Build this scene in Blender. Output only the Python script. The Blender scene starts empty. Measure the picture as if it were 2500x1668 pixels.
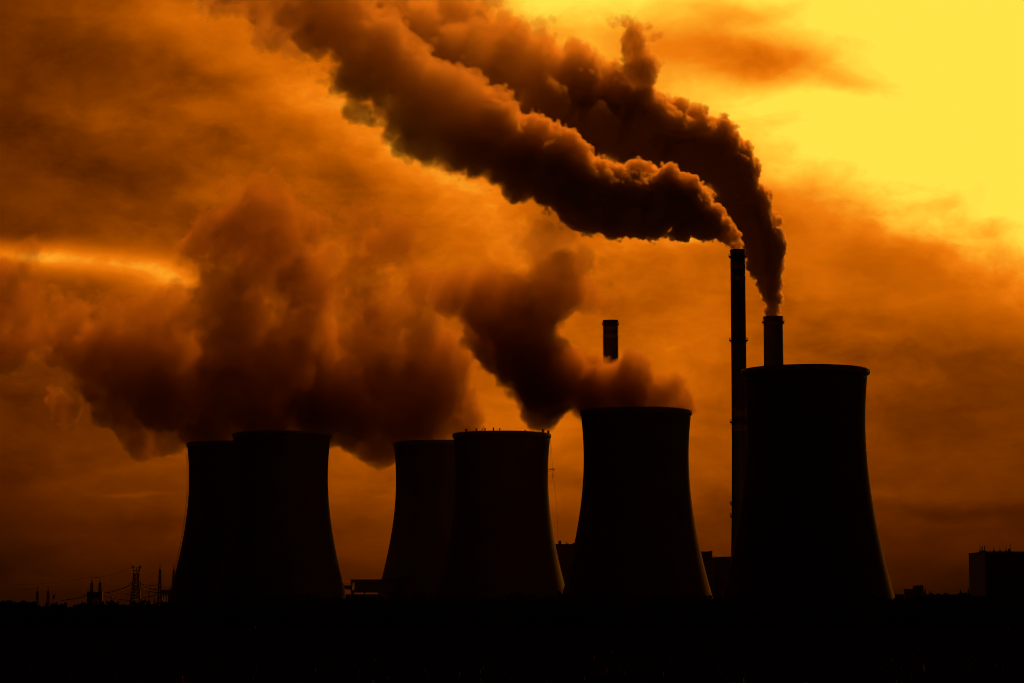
import bpy, math, random
from mathutils import Vector
R = math.radians
sc = bpy.context.scene
C = sc.collection

# ------------------------------------------------------------------ camera
F = 6000.0                      # focal length in pixels of the 2500 px wide photograph
CAM_Z = 10.0
PITCH = math.atan((1480 - 834) / F)
cam = bpy.data.cameras.new('camera')
cam_o = bpy.data.objects.new('camera', cam)
C.objects.link(cam_o)
cam.sensor_width = 36.0
cam.lens = F / 2500 * 36
cam.clip_start = 1.0
cam.clip_end = 60000
cam_o.location = (0, 0, CAM_Z)
cam_o.rotation_euler = (math.pi / 2 + PITCH, 0, 0)
sc.camera = cam_o
_up = Vector((0, -math.sin(PITCH), math.cos(PITCH)))
_fw = Vector((0, math.cos(PITCH), math.sin(PITCH)))


def at(px, py, Y):
    """the point at depth Y on the sight line of a photograph pixel (used to measure the place)"""
    d = Vector(((px - 1250) / F, 0, 0)) + _up * (-(py - 834) / F) + _fw
    return Vector((0, 0, CAM_Z)) + d * (Y / d.y)


def sky_deg(px, py):
    d = Vector(((px - 1250) / F, 0, 0)) + _up * (-(py - 834) / F) + _fw
    d.normalize()
    return math.degrees(math.atan2(d.x, d.y)), math.degrees(math.asin(d.z))


PXD = math.degrees(1 / F)       # degrees per photograph pixel

# ------------------------------------------------------------------ node helper


class NT:
    def __init__(s, tree):
        s.t = tree
        s.N = tree.nodes
        s.L = tree.links

    def node(s, kind, ins=None, **props):
        n = s.N.new(kind)
        for k, v in props.items():
            setattr(n, k, v)
        for k, v in (ins or {}).items():
            s.put(n.inputs[k], v)
        return n

    def put(s, sock, v):
        if isinstance(v, bpy.types.NodeSocket):
            s.L.new(v, sock)
        elif v is not None:
            sock.default_value = v

    def m(s, op, a, b=None, c=None, clamp=False):
        n = s.N.new('ShaderNodeMath')
        n.operation = op
        n.use_clamp = clamp
        for i, v in enumerate((a, b, c)):
            s.put(n.inputs[i], v)
        return n.outputs[0]

    def v(s, op, a, b=None, scale=None):
        n = s.N.new('ShaderNodeVectorMath')
        n.operation = op
        s.put(n.inputs[0], a)
        if b is not None:
            s.put(n.inputs[1], b)
        if scale is not None:
            s.put(n.inputs['Scale'], scale)
        return n.outputs['Value'] if op in ('DISTANCE', 'LENGTH', 'DOT_PRODUCT') else n.outputs[0]

    def rng(s, x, a, b, c, d, smooth=False):
        n = s.N.new('ShaderNodeMapRange')
        n.interpolation_type = 'SMOOTHSTEP' if smooth else 'LINEAR'
        for i, v in enumerate((x, a, b, c, d)):
            s.put(n.inputs[i], v)
        return n.outputs[0]

    def noise(s, vec, scale, detail=2.0, rough=0.5, col=False):
        n = s.node('ShaderNodeTexNoise', {'Vector': vec, 'Scale': scale, 'Detail': detail, 'Roughness': rough})
        return n.outputs['Color' if col else 'Fac']


def lin(c):
    return tuple((x / 255 / 12.92) if x <= 10 else ((x / 255 + .055) / 1.055) ** 2.4 for x in c) + (1.0,)


# ------------------------------------------------------------------ sky
SUN_AZ, SUN_EL = 14.0, 42.0
world = bpy.data.worlds.new('World')
sc.world = world
world.use_nodes = True
wt = NT(world.node_tree)
wt.N.clear()
tc = wt.node('ShaderNodeTexCoord')
D = wt.v('NORMALIZE', tc.outputs['Generated'])
sx = wt.node('ShaderNodeSeparateXYZ', {0: D})
warp_v = wt.v('MULTIPLY', D, (1.0, 1.0, 1.7))
w1 = wt.noise(warp_v, 22.0, 4.0, .55, True)
w1 = wt.v('SUBTRACT', w1, (.5, .5, .5))
w2 = wt.noise(wt.v('MULTIPLY', D, (1.0, 1.0, 2.6)), 9.0, 3.0, .5, True)
w2 = wt.v('SUBTRACT', w2, (.5, .5, .5))
wsep1 = wt.node('ShaderNodeSeparateXYZ', {0: w1})
wsep2 = wt.node('ShaderNodeSeparateXYZ', {0: w2})
az = wt.m('MULTIPLY', wt.m('ARCTAN2', sx.outputs[0], sx.outputs[1]), 180 / math.pi)
el = wt.m('MULTIPLY', wt.m('ARCSINE', sx.outputs[2]), 180 / math.pi)
azw = wt.m('ADD', az, wt.m('ADD', wt.m('MULTIPLY', wsep1.outputs[0], 1.9), wt.m('MULTIPLY', wsep2.outputs[0], 2.0)))
elw = wt.m('MULTIPLY_ADD', wt.rng(el, .3, 5.0, .15, 1.0), wt.m('ADD', wt.m('MULTIPLY', wsep1.outputs[1], 1.1), wt.m('MULTIPLY', wsep2.outputs[1], 1.2)), el)


def blob(px, py, rx, ry, amp, rot=0.0, warped=True, soft=True):
    """a soft patch of cloud or glow at a direction of the sky, sizes in photograph pixels"""
    a0, e0 = sky_deg(px, py)
    u = wt.m('SUBTRACT', azw if warped else az, a0)
    v = wt.m('SUBTRACT', elw if warped else el, e0)
    if rot:
        c, s_ = math.cos(R(rot)), math.sin(R(rot))
        u, v = (wt.m('ADD', wt.m('MULTIPLY', u, c), wt.m('MULTIPLY', v, s_)),
                wt.m('SUBTRACT', wt.m('MULTIPLY', v, c), wt.m('MULTIPLY', u, s_)))
    u = wt.m('DIVIDE', u, rx * PXD)
    v = wt.m('DIVIDE', v, ry * PXD)
    q = wt.m('ADD', wt.m('MULTIPLY', u, u), wt.m('MULTIPLY', v, v))
    g = wt.m('EXPONENT', wt.m('MULTIPLY', q, -1.0))
    return wt.m('MULTIPLY', g, amp)


# how bright the cloud deck is by height over the horizon
prof = wt.node('ShaderNodeValToRGB', {0: wt.m('DIVIDE', elw, 40.0, clamp=True)})
cr = prof.color_ramp
cr.interpolation = 'EASE'
pts = [(0, .125), (.6, .185), (1.7, .29), (2.7, .41), (3.8, .47), (5.5, .5), (7.4, .52), (9.4, .5), (13.5, .5), (18, .46), (30, .36), (40, .30)]
cr.elements[0].position, cr.elements[0].color = 0, (.2, .2, .2, 1)
cr.elements[1].position, cr.elements[1].color = 1, (.28, .28, .28, 1)
for e, val in pts[:-1]:
    x = cr.elements.new(min(e / 40, .999)) if e > 0 else cr.elements[0]
    x.color = (val, val, val, 1)
base = prof.outputs[0]
# fading away from the low sun's side of the sky
sv = Vector((math.sin(R(SUN_AZ)) * math.cos(R(SUN_EL)), math.cos(R(SUN_AZ)) * math.cos(R(SUN_EL)), math.sin(R(SUN_EL))))
gv = Vector((math.sin(R(16)) * math.cos(R(30)), math.cos(R(16)) * math.cos(R(30)), math.sin(R(30))))
cosang = wt.v('DOT_PRODUCT', D, tuple(gv))
ang = wt.m('MULTIPLY', wt.m('ARCCOSINE', wt.m('MINIMUM', cosang, 1.0)), 180 / math.pi)
mid = wt.m('EXPONENT', wt.m('MULTIPLY', wt.m('POWER', wt.m('DIVIDE', wt.m('SUBTRACT', azw, 0.0), 14.0), 2.0), -1.6))
fall = wt.m('ADD', wt.rng(ang, 20.0, 75.0, .39, .05, True), wt.m('MULTIPLY', mid, .70))
L = wt.m('MULTIPLY', base, wt.m('MULTIPLY', fall, wt.rng(ang, 45.0, 95.0, 1.0, .12, True)))
# ragged cloud texture
n1 = wt.noise(wt.v('MULTIPLY', wt.v('ADD', D, wt.v('SCALE', w1, scale=.03)), (1, 1, 2.2)), 20.0, 7.0, .55)
n2 = wt.noise(wt.v('MULTIPLY', wt.v('ADD', D, wt.v('SCALE', w2, scale=.05)), (1, 1, 3.4)), 70.0, 3.0, .5)
n3 = wt.noise(wt.v('MULTIPLY', wt.v('ADD', D, wt.v('SCALE', w1, scale=.02)), (1, 1, 1.5)), 42.0, 6.0, .58)
mot = wt.rng(el, 1.5, 6.0, .12, .62)
tex = wt.m('ADD', wt.m('ADD', wt.m('MULTIPLY', wt.m('SUBTRACT', n1, .5), .78), wt.m('MULTIPLY', wt.m('SUBTRACT', n3, .5), mot)), wt.m('MULTIPLY', wt.m('SUBTRACT', n2, .5), .14))
L = wt.m('MULTIPLY', L, wt.m('ADD', 1.0, tex))
for b in [
    # bright gaps in the deck
    (40, 850, 160, 18, .16, -3), (420, 700, 90, 60, .10, 0),
    (800, 620, 90, 55, .13, 0), (1330, 1040, 170, 55, .16, 0), (1000, 370, 420, 85, .26, -33), (730, 240, 170, 90, .08, -30),
    (1480, 590, 190, 40, .10, -6), (1650, 590, 60, 22, .22, -5), (1560, 930, 120, 110, .08, 0), (1720, 830, 90, 160, .05, 0),
    (420, 20, 200, 60, .14, 0), (330, 1197, 70, 6, .06, 0), (620, 120, 140, 80, .06, -20), (1000, 800, 90, 120, .06, 0),
    (2080, 720, 200, 50, .08, 0), (1960, 640, 150, 60, .08, 0), (2180, 1205, 50, 16, .06, 0), (560, 480, 220, 30, .06, 0),
    # darker cloud
    (240, 420, 190, 70, -.10, -12), (60, 260, 140, 220, -.02, 0), (640, 600, 150, 110, -.13, 0), (850, 470, 130, 70, -.07, 0),
    (450, 200, 300, 60, -.05, -12), (1480, 760, 120, 110, -.07, 0), (2330, 960, 260, 120, -.06, 0), (1740, 1215, 90, 35, -.08, -12),
    (2350, 1240, 200, 22, -.05, -3), (100, 1000, 200, 120, -.03, 0), (1930, 690, 70, 25, -.05, 0),
]:
    L = wt.m('ADD', L, blob(*b[:5], rot=b[5]))
for b in [(40, 622, 260, 32, .46, -3), (330, 662, 170, 42, .24, -8), (430, 705, 90, 55, .12, -12)]:
    L = wt.m('ADD', L, wt.m('MULTIPLY', blob(*b[:5], rot=b[5], warped=False), wt.rng(n1, .3, .6, .85, 1.08)))
# the veil torn open in front of the sun
a0, e0 = sky_deg(2560, -420)
u = wt.m('SUBTRACT', azw, a0)
v = wt.m('SUBTRACT', elw, e0)
c_, s_ = math.cos(R(-24.5)), math.sin(R(-24.5))
u, v = (wt.m('ADD', wt.m('MULTIPLY', u, c_), wt.m('MULTIPLY', v, s_)), wt.m('SUBTRACT', wt.m('MULTIPLY', v, c_), wt.m('MULTIPLY', u, s_)))
rr = wt.m('SQRT', wt.m('ADD', wt.m('POWER', wt.m('DIVIDE', u, 2800 * PXD), 2.0), wt.m('POWER', wt.m('DIVIDE', v, 1115 * PXD), 2.0)))
hole = wt.rng(wt.m('ADD', rr, wt.m('MULTIPLY', wt.m('SUBTRACT', n3, .5), .16)), .76, 1.05, 1.0, 0.0, True)
glow = wt.rng(rr, .85, 1.32, .16, 0.0, True)
L = wt.m('ADD', L, glow)
patch = wt.m('MULTIPLY', blob(1860, 145, 165, 72, .27, -6, warped=False), wt.rng(n3, .3, .65, .7, 1.25))
for b in [(2060, 190, 170, 34, .10, -6), (1640, 150, 190, 110, .20, 0), (1800, 40, 150, 40, .10, 0), (2150, 120, 90, 30, .05, 0)]:
    patch = wt.m('ADD', patch, blob(*b[:5], rot=b[5]))
L = wt.m('ADD', wt.m('MULTIPLY', L, wt.m('SUBTRACT', 1.0, hole)), wt.m('MULTIPLY', hole, wt.m('SUBTRACT', wt.m('MULTIPLY_ADD', wt.m('SUBTRACT', n1, .5), .30, 1.03), patch)))
L = wt.m('ADD', L, .004)
tone = wt.node('ShaderNodeValToRGB', {0: wt.m('MAXIMUM', wt.m('MINIMUM', L, 1.0), 0.0)})
cr = tone.color_ramp
stops = [(0, (2, 0, 0)), (.10, (42, 13, 0)), (.2, (80, 29, 0)), (.35, (128, 55, 0)), (.5, (176, 81, 0)), (.65, (212, 102, 3)),
         (.76, (240, 124, 12)), (.86, (255, 165, 34)), (.94, (255, 200, 54)), (1, (255, 228, 72))]
cr.elements[0].position, cr.elements[0].color = 0, lin(stops[0][1])
cr.elements[1].position, cr.elements[1].color = 1, lin(stops[-1][1])
for p, c in stops[1:-1]:
    cr.elements.new(p).color = lin(c)
sky = wt.node('ShaderNodeTexSky')
sky.sky_type = 'NISHITA'
sky.sun_disc = False
sky.sun_elevation = R(SUN_EL)
sky.sun_rotation = R(SUN_AZ)
sky.dust_density = 5.0
nish = wt.node('ShaderNodeMix', {'Factor': 1.0}, data_type='RGBA', blend_type='MULTIPLY')
wt.put(nish.inputs[6], sky.outputs[0])
nish.inputs[7].default_value = (.30, .09, .006, 1)
bg1 = wt.node('ShaderNodeBackground', {'Color': tone.outputs[0], 'Strength': 1.0})
bg2 = wt.node('ShaderNodeBackground', {'Color': nish.outputs[2], 'Strength': 0.0004})
add = wt.node('ShaderNodeAddShader', {0: bg1.outputs[0], 1: bg2.outputs[0]})
wo = wt.node('ShaderNodeOutputWorld', {'Surface': add.outputs[0]})
world.cycles.sampling_method = 'MANUAL'
world.cycles.sample_map_resolution = 512

# ------------------------------------------------------------------ sun
sun = bpy.data.lights.new('sun', 'SUN')
sun.energy = 4.2
sun.angle = R(8)
sun.color = (1.0, .22, .008)
sun_o = bpy.data.objects.new('sun', sun)
C.objects.link(sun_o)
sun_o.location = (200, 900, 400)
sun_o.rotation_euler = (-sv).to_track_quat('-Z', 'Y').to_euler()

vs = sc.view_settings
vs.view_transform = 'Standard'
vs.look = 'None'
vs.exposure = 0
vs.gamma = 1
vs.use_curve_mapping = False
cy = sc.cycles
cy.use_denoising = True
cy.max_bounces = 14
cy.diffuse_bounces = 5
cy.glossy_bounces = 2
cy.transparent_max_bounces = 256
cy.volume_bounces = 10
cy.volume_step_rate = 2.5
cy.volume_max_steps = 512
cy.filter_width = 1.0
cy.use_adaptive_sampling = True
cy.adaptive_threshold = 0.02

# ------------------------------------------------------------------ materials


def mat(name, col, rough=.8, spec=.4, var=.25, scale=.15, metal=0.0):
    m_ = bpy.data.materials.new(name)
    m_.use_nodes = True
    t = NT(m_.node_tree)
    t.N.clear()
    g = t.node('ShaderNodeNewGeometry')
    n = t.noise(g.outputs['Position'], scale, 5.0, .6)
    st = t.noise(t.v('MULTIPLY', g.outputs['Position'], (1, 1, .08)), scale * 2.2, 4.0, .6)
    k = t.rng(t.m('ADD', t.m('MULTIPLY', n, .6), t.m('MULTIPLY', st, .4)), .3, .7, 1 - var, 1 + var)
    mx = t.node('ShaderNodeMix', {'Factor': 1.0}, data_type='RGBA', blend_type='MULTIPLY')
    mx.inputs[6].default_value = (*col, 1)
    cc = t.node('ShaderNodeCombineColor', {0: k, 1: k, 2: k})
    t.put(mx.inputs[7], cc.outputs[0])
    bs = t.node('ShaderNodeBsdfPrincipled', {'Base Color': mx.outputs[2], 'Roughness': rough, 'Metallic': metal, 'Specular IOR Level': spec})
    t.node('ShaderNodeOutputMaterial', {'Surface': bs.outputs[0]})
    return m_


M = {
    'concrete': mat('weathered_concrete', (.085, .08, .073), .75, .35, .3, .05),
    'rim': mat('rim_concrete', (.12, .115, .108), .5, .5, .2, .2),
    'white': mat('white_band_paint', (.26, .25, .23), .6, .4, .15, .3),
    'red': mat('red_band_paint', (.28, .035, .025), .6, .4, .2, .3),
    'shaft': mat('chimney_concrete', (.12, .115, .108), .5, .5, .3, .1),
    'steel': mat('dull_steel', (.10, .095, .09), .8, .3, .2, .5),
    'wire': mat('conductor_wire', (.06, .05, .05), .6, .3, .1, 1),
    'cladding': mat('dark_cladding', (.07, .07, .07), .8, .3, .25, .12),
    'roof': mat('roof_felt', (.05, .05, .05), .9, .2, .25, .2),
    'glass': mat('window_glass', (.03, .03, .03), .15, .5, .1, 1),
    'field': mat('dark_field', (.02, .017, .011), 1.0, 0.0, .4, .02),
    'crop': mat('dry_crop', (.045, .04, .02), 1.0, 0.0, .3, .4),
    'leaf': mat('dark_foliage', (.040, .042, .018), 1.0, 0.0, .4, .3),
    'bark': mat('bark', (.05, .04, .03), .9, .1, .3, 1),
}

# ------------------------------------------------------------------ mesh helper


class MB:
    def __init__(s):
        s.v = []
        s.f = []

    def box(s, c, d, rz=0.0):
        i = len(s.v)
        co, si = math.cos(rz), math.sin(rz)
        for z in (-.5, .5):
            for x, y in ((-.5, -.5), (.5, -.5), (.5, .5), (-.5, .5)):
                X, Y = x * d[0], y * d[1]
                s.v.append((c[0] + X * co - Y * si, c[1] + X * si + Y * co, c[2] + z * d[2]))
        for f in ((0, 3, 2, 1), (4, 5, 6, 7), (0, 1, 5, 4), (1, 2, 6, 5), (2, 3, 7, 6), (3, 0, 4, 7)):
            s.f.append(tuple(i + k for k in f))
        return s

    def span(s, x0, x1, y0, y1, z0, z1):
        return s.box(((x0 + x1) / 2, (y0 + y1) / 2, (z0 + z1) / 2), (x1 - x0, y1 - y0, z1 - z0))

    def beam(s, p, q, w, n=4, w2=None):
        p, q = Vector(p), Vector(q)
        d = (q - p).normalized()
        a = d.cross(Vector((0, 0, 1)))
        if a.length < 1e-3:
            a = Vector((1, 0, 0))
        a.normalize()
        b = d.cross(a)
        i = len(s.v)
        for e, rr_ in ((p, w / 2), (q, (w if w2 is None else w2) / 2)):
            for k in range(n):
                t = 2 * math.pi * (k + .5) / n
                s.v.append(tuple(e + a * math.cos(t) * rr_ + b * math.sin(t) * rr_))
        for k in range(n):
            s.f.append((i + k, i + (k + 1) % n, i + n + (k + 1) % n, i + n + k))
        s.f.append(tuple(i + k for k in range(n - 1, -1, -1)))
        s.f.append(tuple(i + n + k for k in range(n)))
        return s

    def lathe(s, prof_, n=64, close=True, c=(0, 0)):
        """prof_: list of (r, z), revolved; close joins last ring to first"""
        i = len(s.v)
        m_ = len(prof_)
        for r_, z in prof_:
            for k in range(n):
                t = 2 * math.pi * k / n
                s.v.append((c[0] + r_ * math.cos(t), c[1] + r_ * math.sin(t), z))
        for j in range(m_ if close else m_ - 1):
            j2 = (j + 1) % m_
            for k in range(n):
                k2 = (k + 1) % n
                s.f.append((i + j * n + k, i + j * n + k2, i + j2 * n + k2, i + j2 * n + k))
        return s

    def build(s, name, m_, parent=None, smooth=False, loc=None):
        me = bpy.data.meshes.new(name)
        me.from_pydata(s.v, [], s.f)
        me.materials.append(m_)
        if smooth:
            for p in me.polygons:
                p.use_smooth = True
        me.update()
        o = bpy.data.objects.new(name, me)
        C.objects.link(o)
        if parent:
            o.parent = parent
        if loc is not None:
            o.location = loc
        return o


def tag(o, label=None, cat=None, group=None, kind=None):
    if label:
        o['label'] = label
    if cat:
        o['category'] = cat
    if group:
        o['group'] = group
    if kind:
        o['kind'] = kind
    return o


def thing(name, label, cat, loc, group=None, rz=0.0):
    o = bpy.data.objects.new(name, None)
    C.objects.link(o)
    o.location = loc
    o.rotation_euler = (0, 0, rz)
    o.empty_display_size = 5
    return tag(o, label, cat, group)


def ground_x(px, py, Y):
    return at(px, py, Y).x


# ------------------------------------------------------------------ ground and far tree belt
rnd = random.Random(4)
g = MB()
nx, ny = 60, 70
xs = [-9000 + 18000 * i / nx for i in range(nx + 1)]
ys = [-600 + 14600 * (j / ny) ** 1.6 for j in range(ny + 1)]
for y in ys:
    for x in xs:
        far = max(0.0, (y - 2400) / 6000)
        z = 1.2 * math.sin(x * .004 + 1) * math.sin(y * .003) * (1 if y < 1000 or y > 2200 else .2) + far * 14 * (1 + .5 * math.sin(x * .0011 + 2))
        if y < 60:
            z = min(z, 6.0) * 0.3
        g.v.append((x, y, z - .6))
for j in range(ny):
    for i in range(nx):
        a = j * (nx + 1) + i
        g.f.append((a, a + 1, a + nx + 2, a + nx + 1))
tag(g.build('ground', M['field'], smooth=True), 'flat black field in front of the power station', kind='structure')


def leafy(mb, cx, cy, cz, rx, rz_, n, size, r_):
    for _ in range(n):
        while True:
            x, y, z = r_.uniform(-1, 1), r_.uniform(-1, 1), r_.uniform(-1, 1)
            if x * x + y * y + z * z < 1:
                break
        p = Vector((cx + x * rx, cy + y * rx, cz + z * rz_))
        a = Vector((r_.uniform(-.5, .5), r_.uniform(-.12, .12), 1)).normalized() * size
        b = a.cross(Vector((r_.uniform(-.7, .7), 1, r_.uniform(-.15, .15)))).normalized() * size * r_.uniform(.5, 1)
        i = len(mb.v)
        mb.v += [tuple(p - a), tuple(p + b), tuple(p + a), tuple(p - b)]
        mb.f.append((i, i + 1, i + 2, i + 3))


belt = MB()
for k in range(900):
    x = rnd.uniform(-560, 560)
    y = rnd.uniform(2020, 2200)
    h = rnd.uniform(5.0, 9.5) + 1.5 * math.sin(x * .05) + (2.5 if x < -420 else 0)
    leafy(belt, x, y, h * .55, h * .5, h * .5, 26, 1.1, rnd)
tag(belt.build('tree_belt', M['leaf']), 'low dark belt of trees along the horizon behind the towers', 'tree belt', kind='stuff')

front = MB()
for k in range(1500):
    x = rnd.uniform(-260, 262)
    y = rnd.uniform(985, 1060)
    px = 1250 + x * F / y
    top_y = 1469 if px < 400 else (1469 - 16 * min(1, (px - 400) / 300))
    h = CAM_Z + (1480 - top_y) * y / F + rnd.uniform(-3.6, .5) + .7 * math.sin(x * .11) + .5 * math.sin(x * .37 + 1)
    leafy(front, x, y, h * .5, h * .38, h * .5, 44, .9, rnd)
tag(front.build('tree_line', M['leaf']), 'near dark line of bushes and trees hiding the feet of the cooling towers', 'tree line', kind='stuff')

# tall dry crop added before the trees; its shaded sides keep the foreground dark
crop = MB()
for k in range(110000):
    f = rnd.random()
    y = 230 + 750 * f ** .8
    x = rnd.uniform(-1, 1) * (y * .225 + 12)
    h = rnd.uniform(1.3, 2.3)
    w_ = rnd.uniform(.25, .55)
    t = rnd.gauss(0, .55)
    dx, dy = math.cos(t) * w_, math.sin(t) * w_
    i = len(crop.v)
    lx, ly = rnd.uniform(-.3, .3), rnd.uniform(-.1, .1)
    crop.v += [(x - dx, y - dy, -1.9), (x + dx, y + dy, -1.9), (x + lx, y + ly, h)]
    crop.f.append((i, i + 1, i + 2))
tag(crop.build('crop_field', M['crop']), 'added tall crop keeping the whole foreground dark', 'crop', kind='stuff')

# ------------------------------------------------------------------ cooling towers


def tower(px, Y, H, label, rt=31.3, r_lip=33.5, k=1.0, steps=46, panels=0):
    base = at(px, 1480, Y)
    o = thing('cooling_tower', label, 'cooling tower', (base.x, Y, 0), 'hyperbolic cooling towers of the power station')
    zt, b_ = H * .778, 81.0 * H / 126

    def rad(z):
        return rt * math.sqrt(1 + ((z - zt) / b_) ** 2)
    z0 = 8.5
    zl = H - 3.2
    outer = [(rad(z0 + (zl - z0) * i / steps), z0 + (zl - z0) * i / steps) for i in range(steps + 1)]
    inner = [(r_ - .7, z) for r_, z in outer]
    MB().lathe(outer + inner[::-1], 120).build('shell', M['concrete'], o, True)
    rt_ = rad(zl)
    lip = [(rt_ - .72, zl + .004), (rt_ + .02, zl + .004), (r_lip - .25, H - 2.5), (r_lip, H - 2.0), (r_lip, H - .5), (r_lip - .3, H), (rt_ - 1.0, H), (rt_ - 1.0, zl + .8)]
    MB().lathe(lip, 120).build('rim', M['rim'], o)
    cols = MB()
    n = 44
    for i in range(n):
        t = 2 * math.pi * i / n
        for sgn in (-1, 1):
            t2 = t + sgn * math.pi / n
            rb, rt2 = rad(0) + 1.2, rad(z0) - .35
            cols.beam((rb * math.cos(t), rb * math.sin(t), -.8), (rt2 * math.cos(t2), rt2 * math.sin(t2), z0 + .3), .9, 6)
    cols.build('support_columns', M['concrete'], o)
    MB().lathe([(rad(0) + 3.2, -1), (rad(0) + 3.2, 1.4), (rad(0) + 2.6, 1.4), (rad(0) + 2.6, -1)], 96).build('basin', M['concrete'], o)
    return o, rad


def ladder(parent, pts_out, nrm, name='ladder', w=.6, rung=1.1, cage=True):
    """two stiles, rungs and a safety cage up a wall; pts_out from bottom to top"""
    mb = MB()
    side = Vector((-nrm[1], nrm[0], 0))
    nr = Vector((nrm[0], nrm[1], 0))
    for p, q in zip(pts_out, pts_out[1:]):
        for s_2 in (-.5, .5):
            mb.beam(Vector(p) + side * w * s_2, Vector(q) + side * w * s_2, .16)
        if cage:
            for s_2 in (-.6, 0, .6):
                off = nr * (.9 if s_2 == 0 else .6)
                mb.beam(Vector(p) + side * s_2 + off, Vector(q) + side * s_2 + off, .12)
        ln_ = (Vector(q) - Vector(p)).length
        for i in range(max(1, int(ln_ / rung))):
            c = Vector(p).lerp(Vector(q), i * rung / ln_)
            mb.beam(c - side * w * .5, c + side * w * .5, .1)
            if cage and i % 2 == 0:
                a, b2, c2 = c - side * .6 + nr * .6, c + nr * .95, c + side * .6 + nr * .6
                mb.beam(c - side * .6, a, .12)
                mb.beam(a, b2, .12)
                mb.beam(b2, c2, .12)
                mb.beam(c2, c + side * .6, .12)
    return mb.build(name, M['steel'], parent)


tA1, radA = tower(565, 1762, 126, 'far left cooling tower with a caged ladder down its left edge, behind another tower')
tA2, _ = tower(684, 1661, 126, 'left cooling tower overlapping the laddered one, dark steam along its whole rim')
tB1, _ = tower(1073, 1753, 126, 'steaming cooling tower half hidden behind the one with roof gear on its rim')
tB2, radB = tower(1225, 1663, 126, 'idle cooling tower with small gear on its rim and a hoist on its right')
tC1, _ = tower(1555, 1465, 126, 'cooling tower with a billowing steam cloud and the banded chimney behind it')
tD1, radD = tower(1973, 1272, 132, 'largest cooling tower with pale checker panels round its rim, before two smoking chimneys', rt=30.6, r_lip=33.3)

# ladder up the left silhouette of the far left tower
th = math.pi + .10
pl = []
for i in range(24):
    z = 2 + 120 * i / 23
    rr_ = radA(z) + .5
    pl.append((rr_ * math.cos(th), rr_ * math.sin(th), z))
ladder(tA1, pl, (math.cos(th), math.sin(th)))

# checker panels on the rim of the largest tower
panel_mesh = None
for i in range(24):
    t0 = 2 * math.pi * (i + .2) / 24
    if panel_mesh is None:
        mb = MB()
        seg = 5
        dt = 2 * math.pi / 48
        for j in range(seg + 1):
            t = -dt / 2 + dt * j / seg
            for r_, z in ((33.36, 129.7), (33.42, 129.7), (33.42, 131.4), (33.36, 131.4)):
                mb.v.append((r_ * math.cos(t), r_ * math.sin(t), z))
        for j in range(seg):
            for k in range(4):
                a, b2 = j * 4 + k, j * 4 + (k + 1) % 4
                mb.f.append((a, a + 4, b2 + 4, b2))
        mb.f += [(0, 1, 2, 3), (seg * 4 + 3, seg * 4 + 2, seg * 4 + 1, seg * 4)]
        p0 = mb.build('marking_panel', M['white'], tD1)
        panel_mesh = p0.data
    else:
        p0 = bpy.data.objects.new('marking_panel', panel_mesh)
        C.objects.link(p0)
        p0.parent = tD1
    p0.rotation_euler = (0, 0, t0)

# rim gear of the idle tower (positions along the front of its rim)
bx, by = tB2.location.x, tB2.location.y


def rim_pt(px):
    x = at(px, 1062, 1640).x - bx
    x = max(-32.6, min(32.6, x))
    return Vector((x, -math.sqrt(max(0, 32.9 ** 2 - x * x)), 126.0))


for px, w, h in ((1138.5, 1.5, 1.4), (1163.5, 1.0, 1.5), (1184.5, .8, 1.5), (1205, .8, 1.8), (1220.5, .7, 1.4), (1282, .8, .5), (1326, 1.5, 1.8), (1339.5, 1.5, 1.5)):
    p = rim_pt(px)
    b = MB().box((p.x, p.y + .2, 126 + h / 2), (w, w, h))
    b.box((p.x, p.y + .2, 126 + h + .12), (w * 1.25, w * 1.25, .24))
    b.build('winch_box', M['steel'], tB2)
p = rim_pt(1175)
d = MB()
d.beam(p, p + Vector((1.6, 0, 2.5)), .3).beam(p + Vector((0, 0, .2)), p + Vector((2.1, 0, 1.2)), .25)
d.beam(p + Vector((1.6, 0, 2.5)), p + Vector((.6, 0, 0)), .18).beam(p + Vector((.9, 0, 1.4)), p + Vector((2.3, 0, 3.2)), .3)
d.beam(p + Vector((2.0, 0, 0)), p + Vector((2.0, 0, 1.6)), .22)
d.build('davit_crane', M['steel'], tB2)
d = MB()
for i in range(40):
    t = math.pi * (1.06 + .88 * i / 39)
    t2 = math.pi * (1.06 + .88 * (i + 1) / 39)
    q = Vector((32.9 * math.cos(t), 32.9 * math.sin(t), 126))
    q2 = Vector((32.9 * math.cos(t2), 32.9 * math.sin(t2), 126))
    d.beam(q, q + Vector((0, 0, .55)), .09)
    if i < 39:
        d.beam(q + Vector((0, 0, .5)), q2 + Vector((0, 0, .5)), .07)
d.build('railing', M['steel'], tB2)
# hoist at its right side: platform held off the shell, ropes to the rim and to the ground
hp = at(1349.5, 1147, 1663)
h = thing('hoist_platform', 'small work platform hanging on ropes at the right side of the idle cooling tower', 'hoist', (hp.x, 1663, hp.z))
d = MB().box((-.9, 0, 0), (4.2, 1.6, .3)).box((1.0, 0, .55), (.25, 1.6, 1.3)).box((.2, 0, .9), (1.6, .2, .2))
d.beam((-3.6, 0, .9), (1.2, 0, .9), .22).beam((-3.6, .0, -1.3), (1.2, 0, -.4), .25)
d.build('platform', M['steel'], h)
rp = MB()
top = Vector((bx + 33.0, 1663, 124.0)) - Vector(h.location)
rp.beam((.0, 0, 0), top, .16).beam((-1.2, 0, 0), top + Vector((-.2, 0, 0)), .16)
rp.build('hanging_rope', M['wire'], h)
rp = MB()
foot = at(1357, 1325, 1663) - Vector(h.location)
mid1 = at(1351.5, 1175, 1663) - Vector(h.location)
mid2 = at(1359.5, 1240, 1663) - Vector(h.location)
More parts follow.
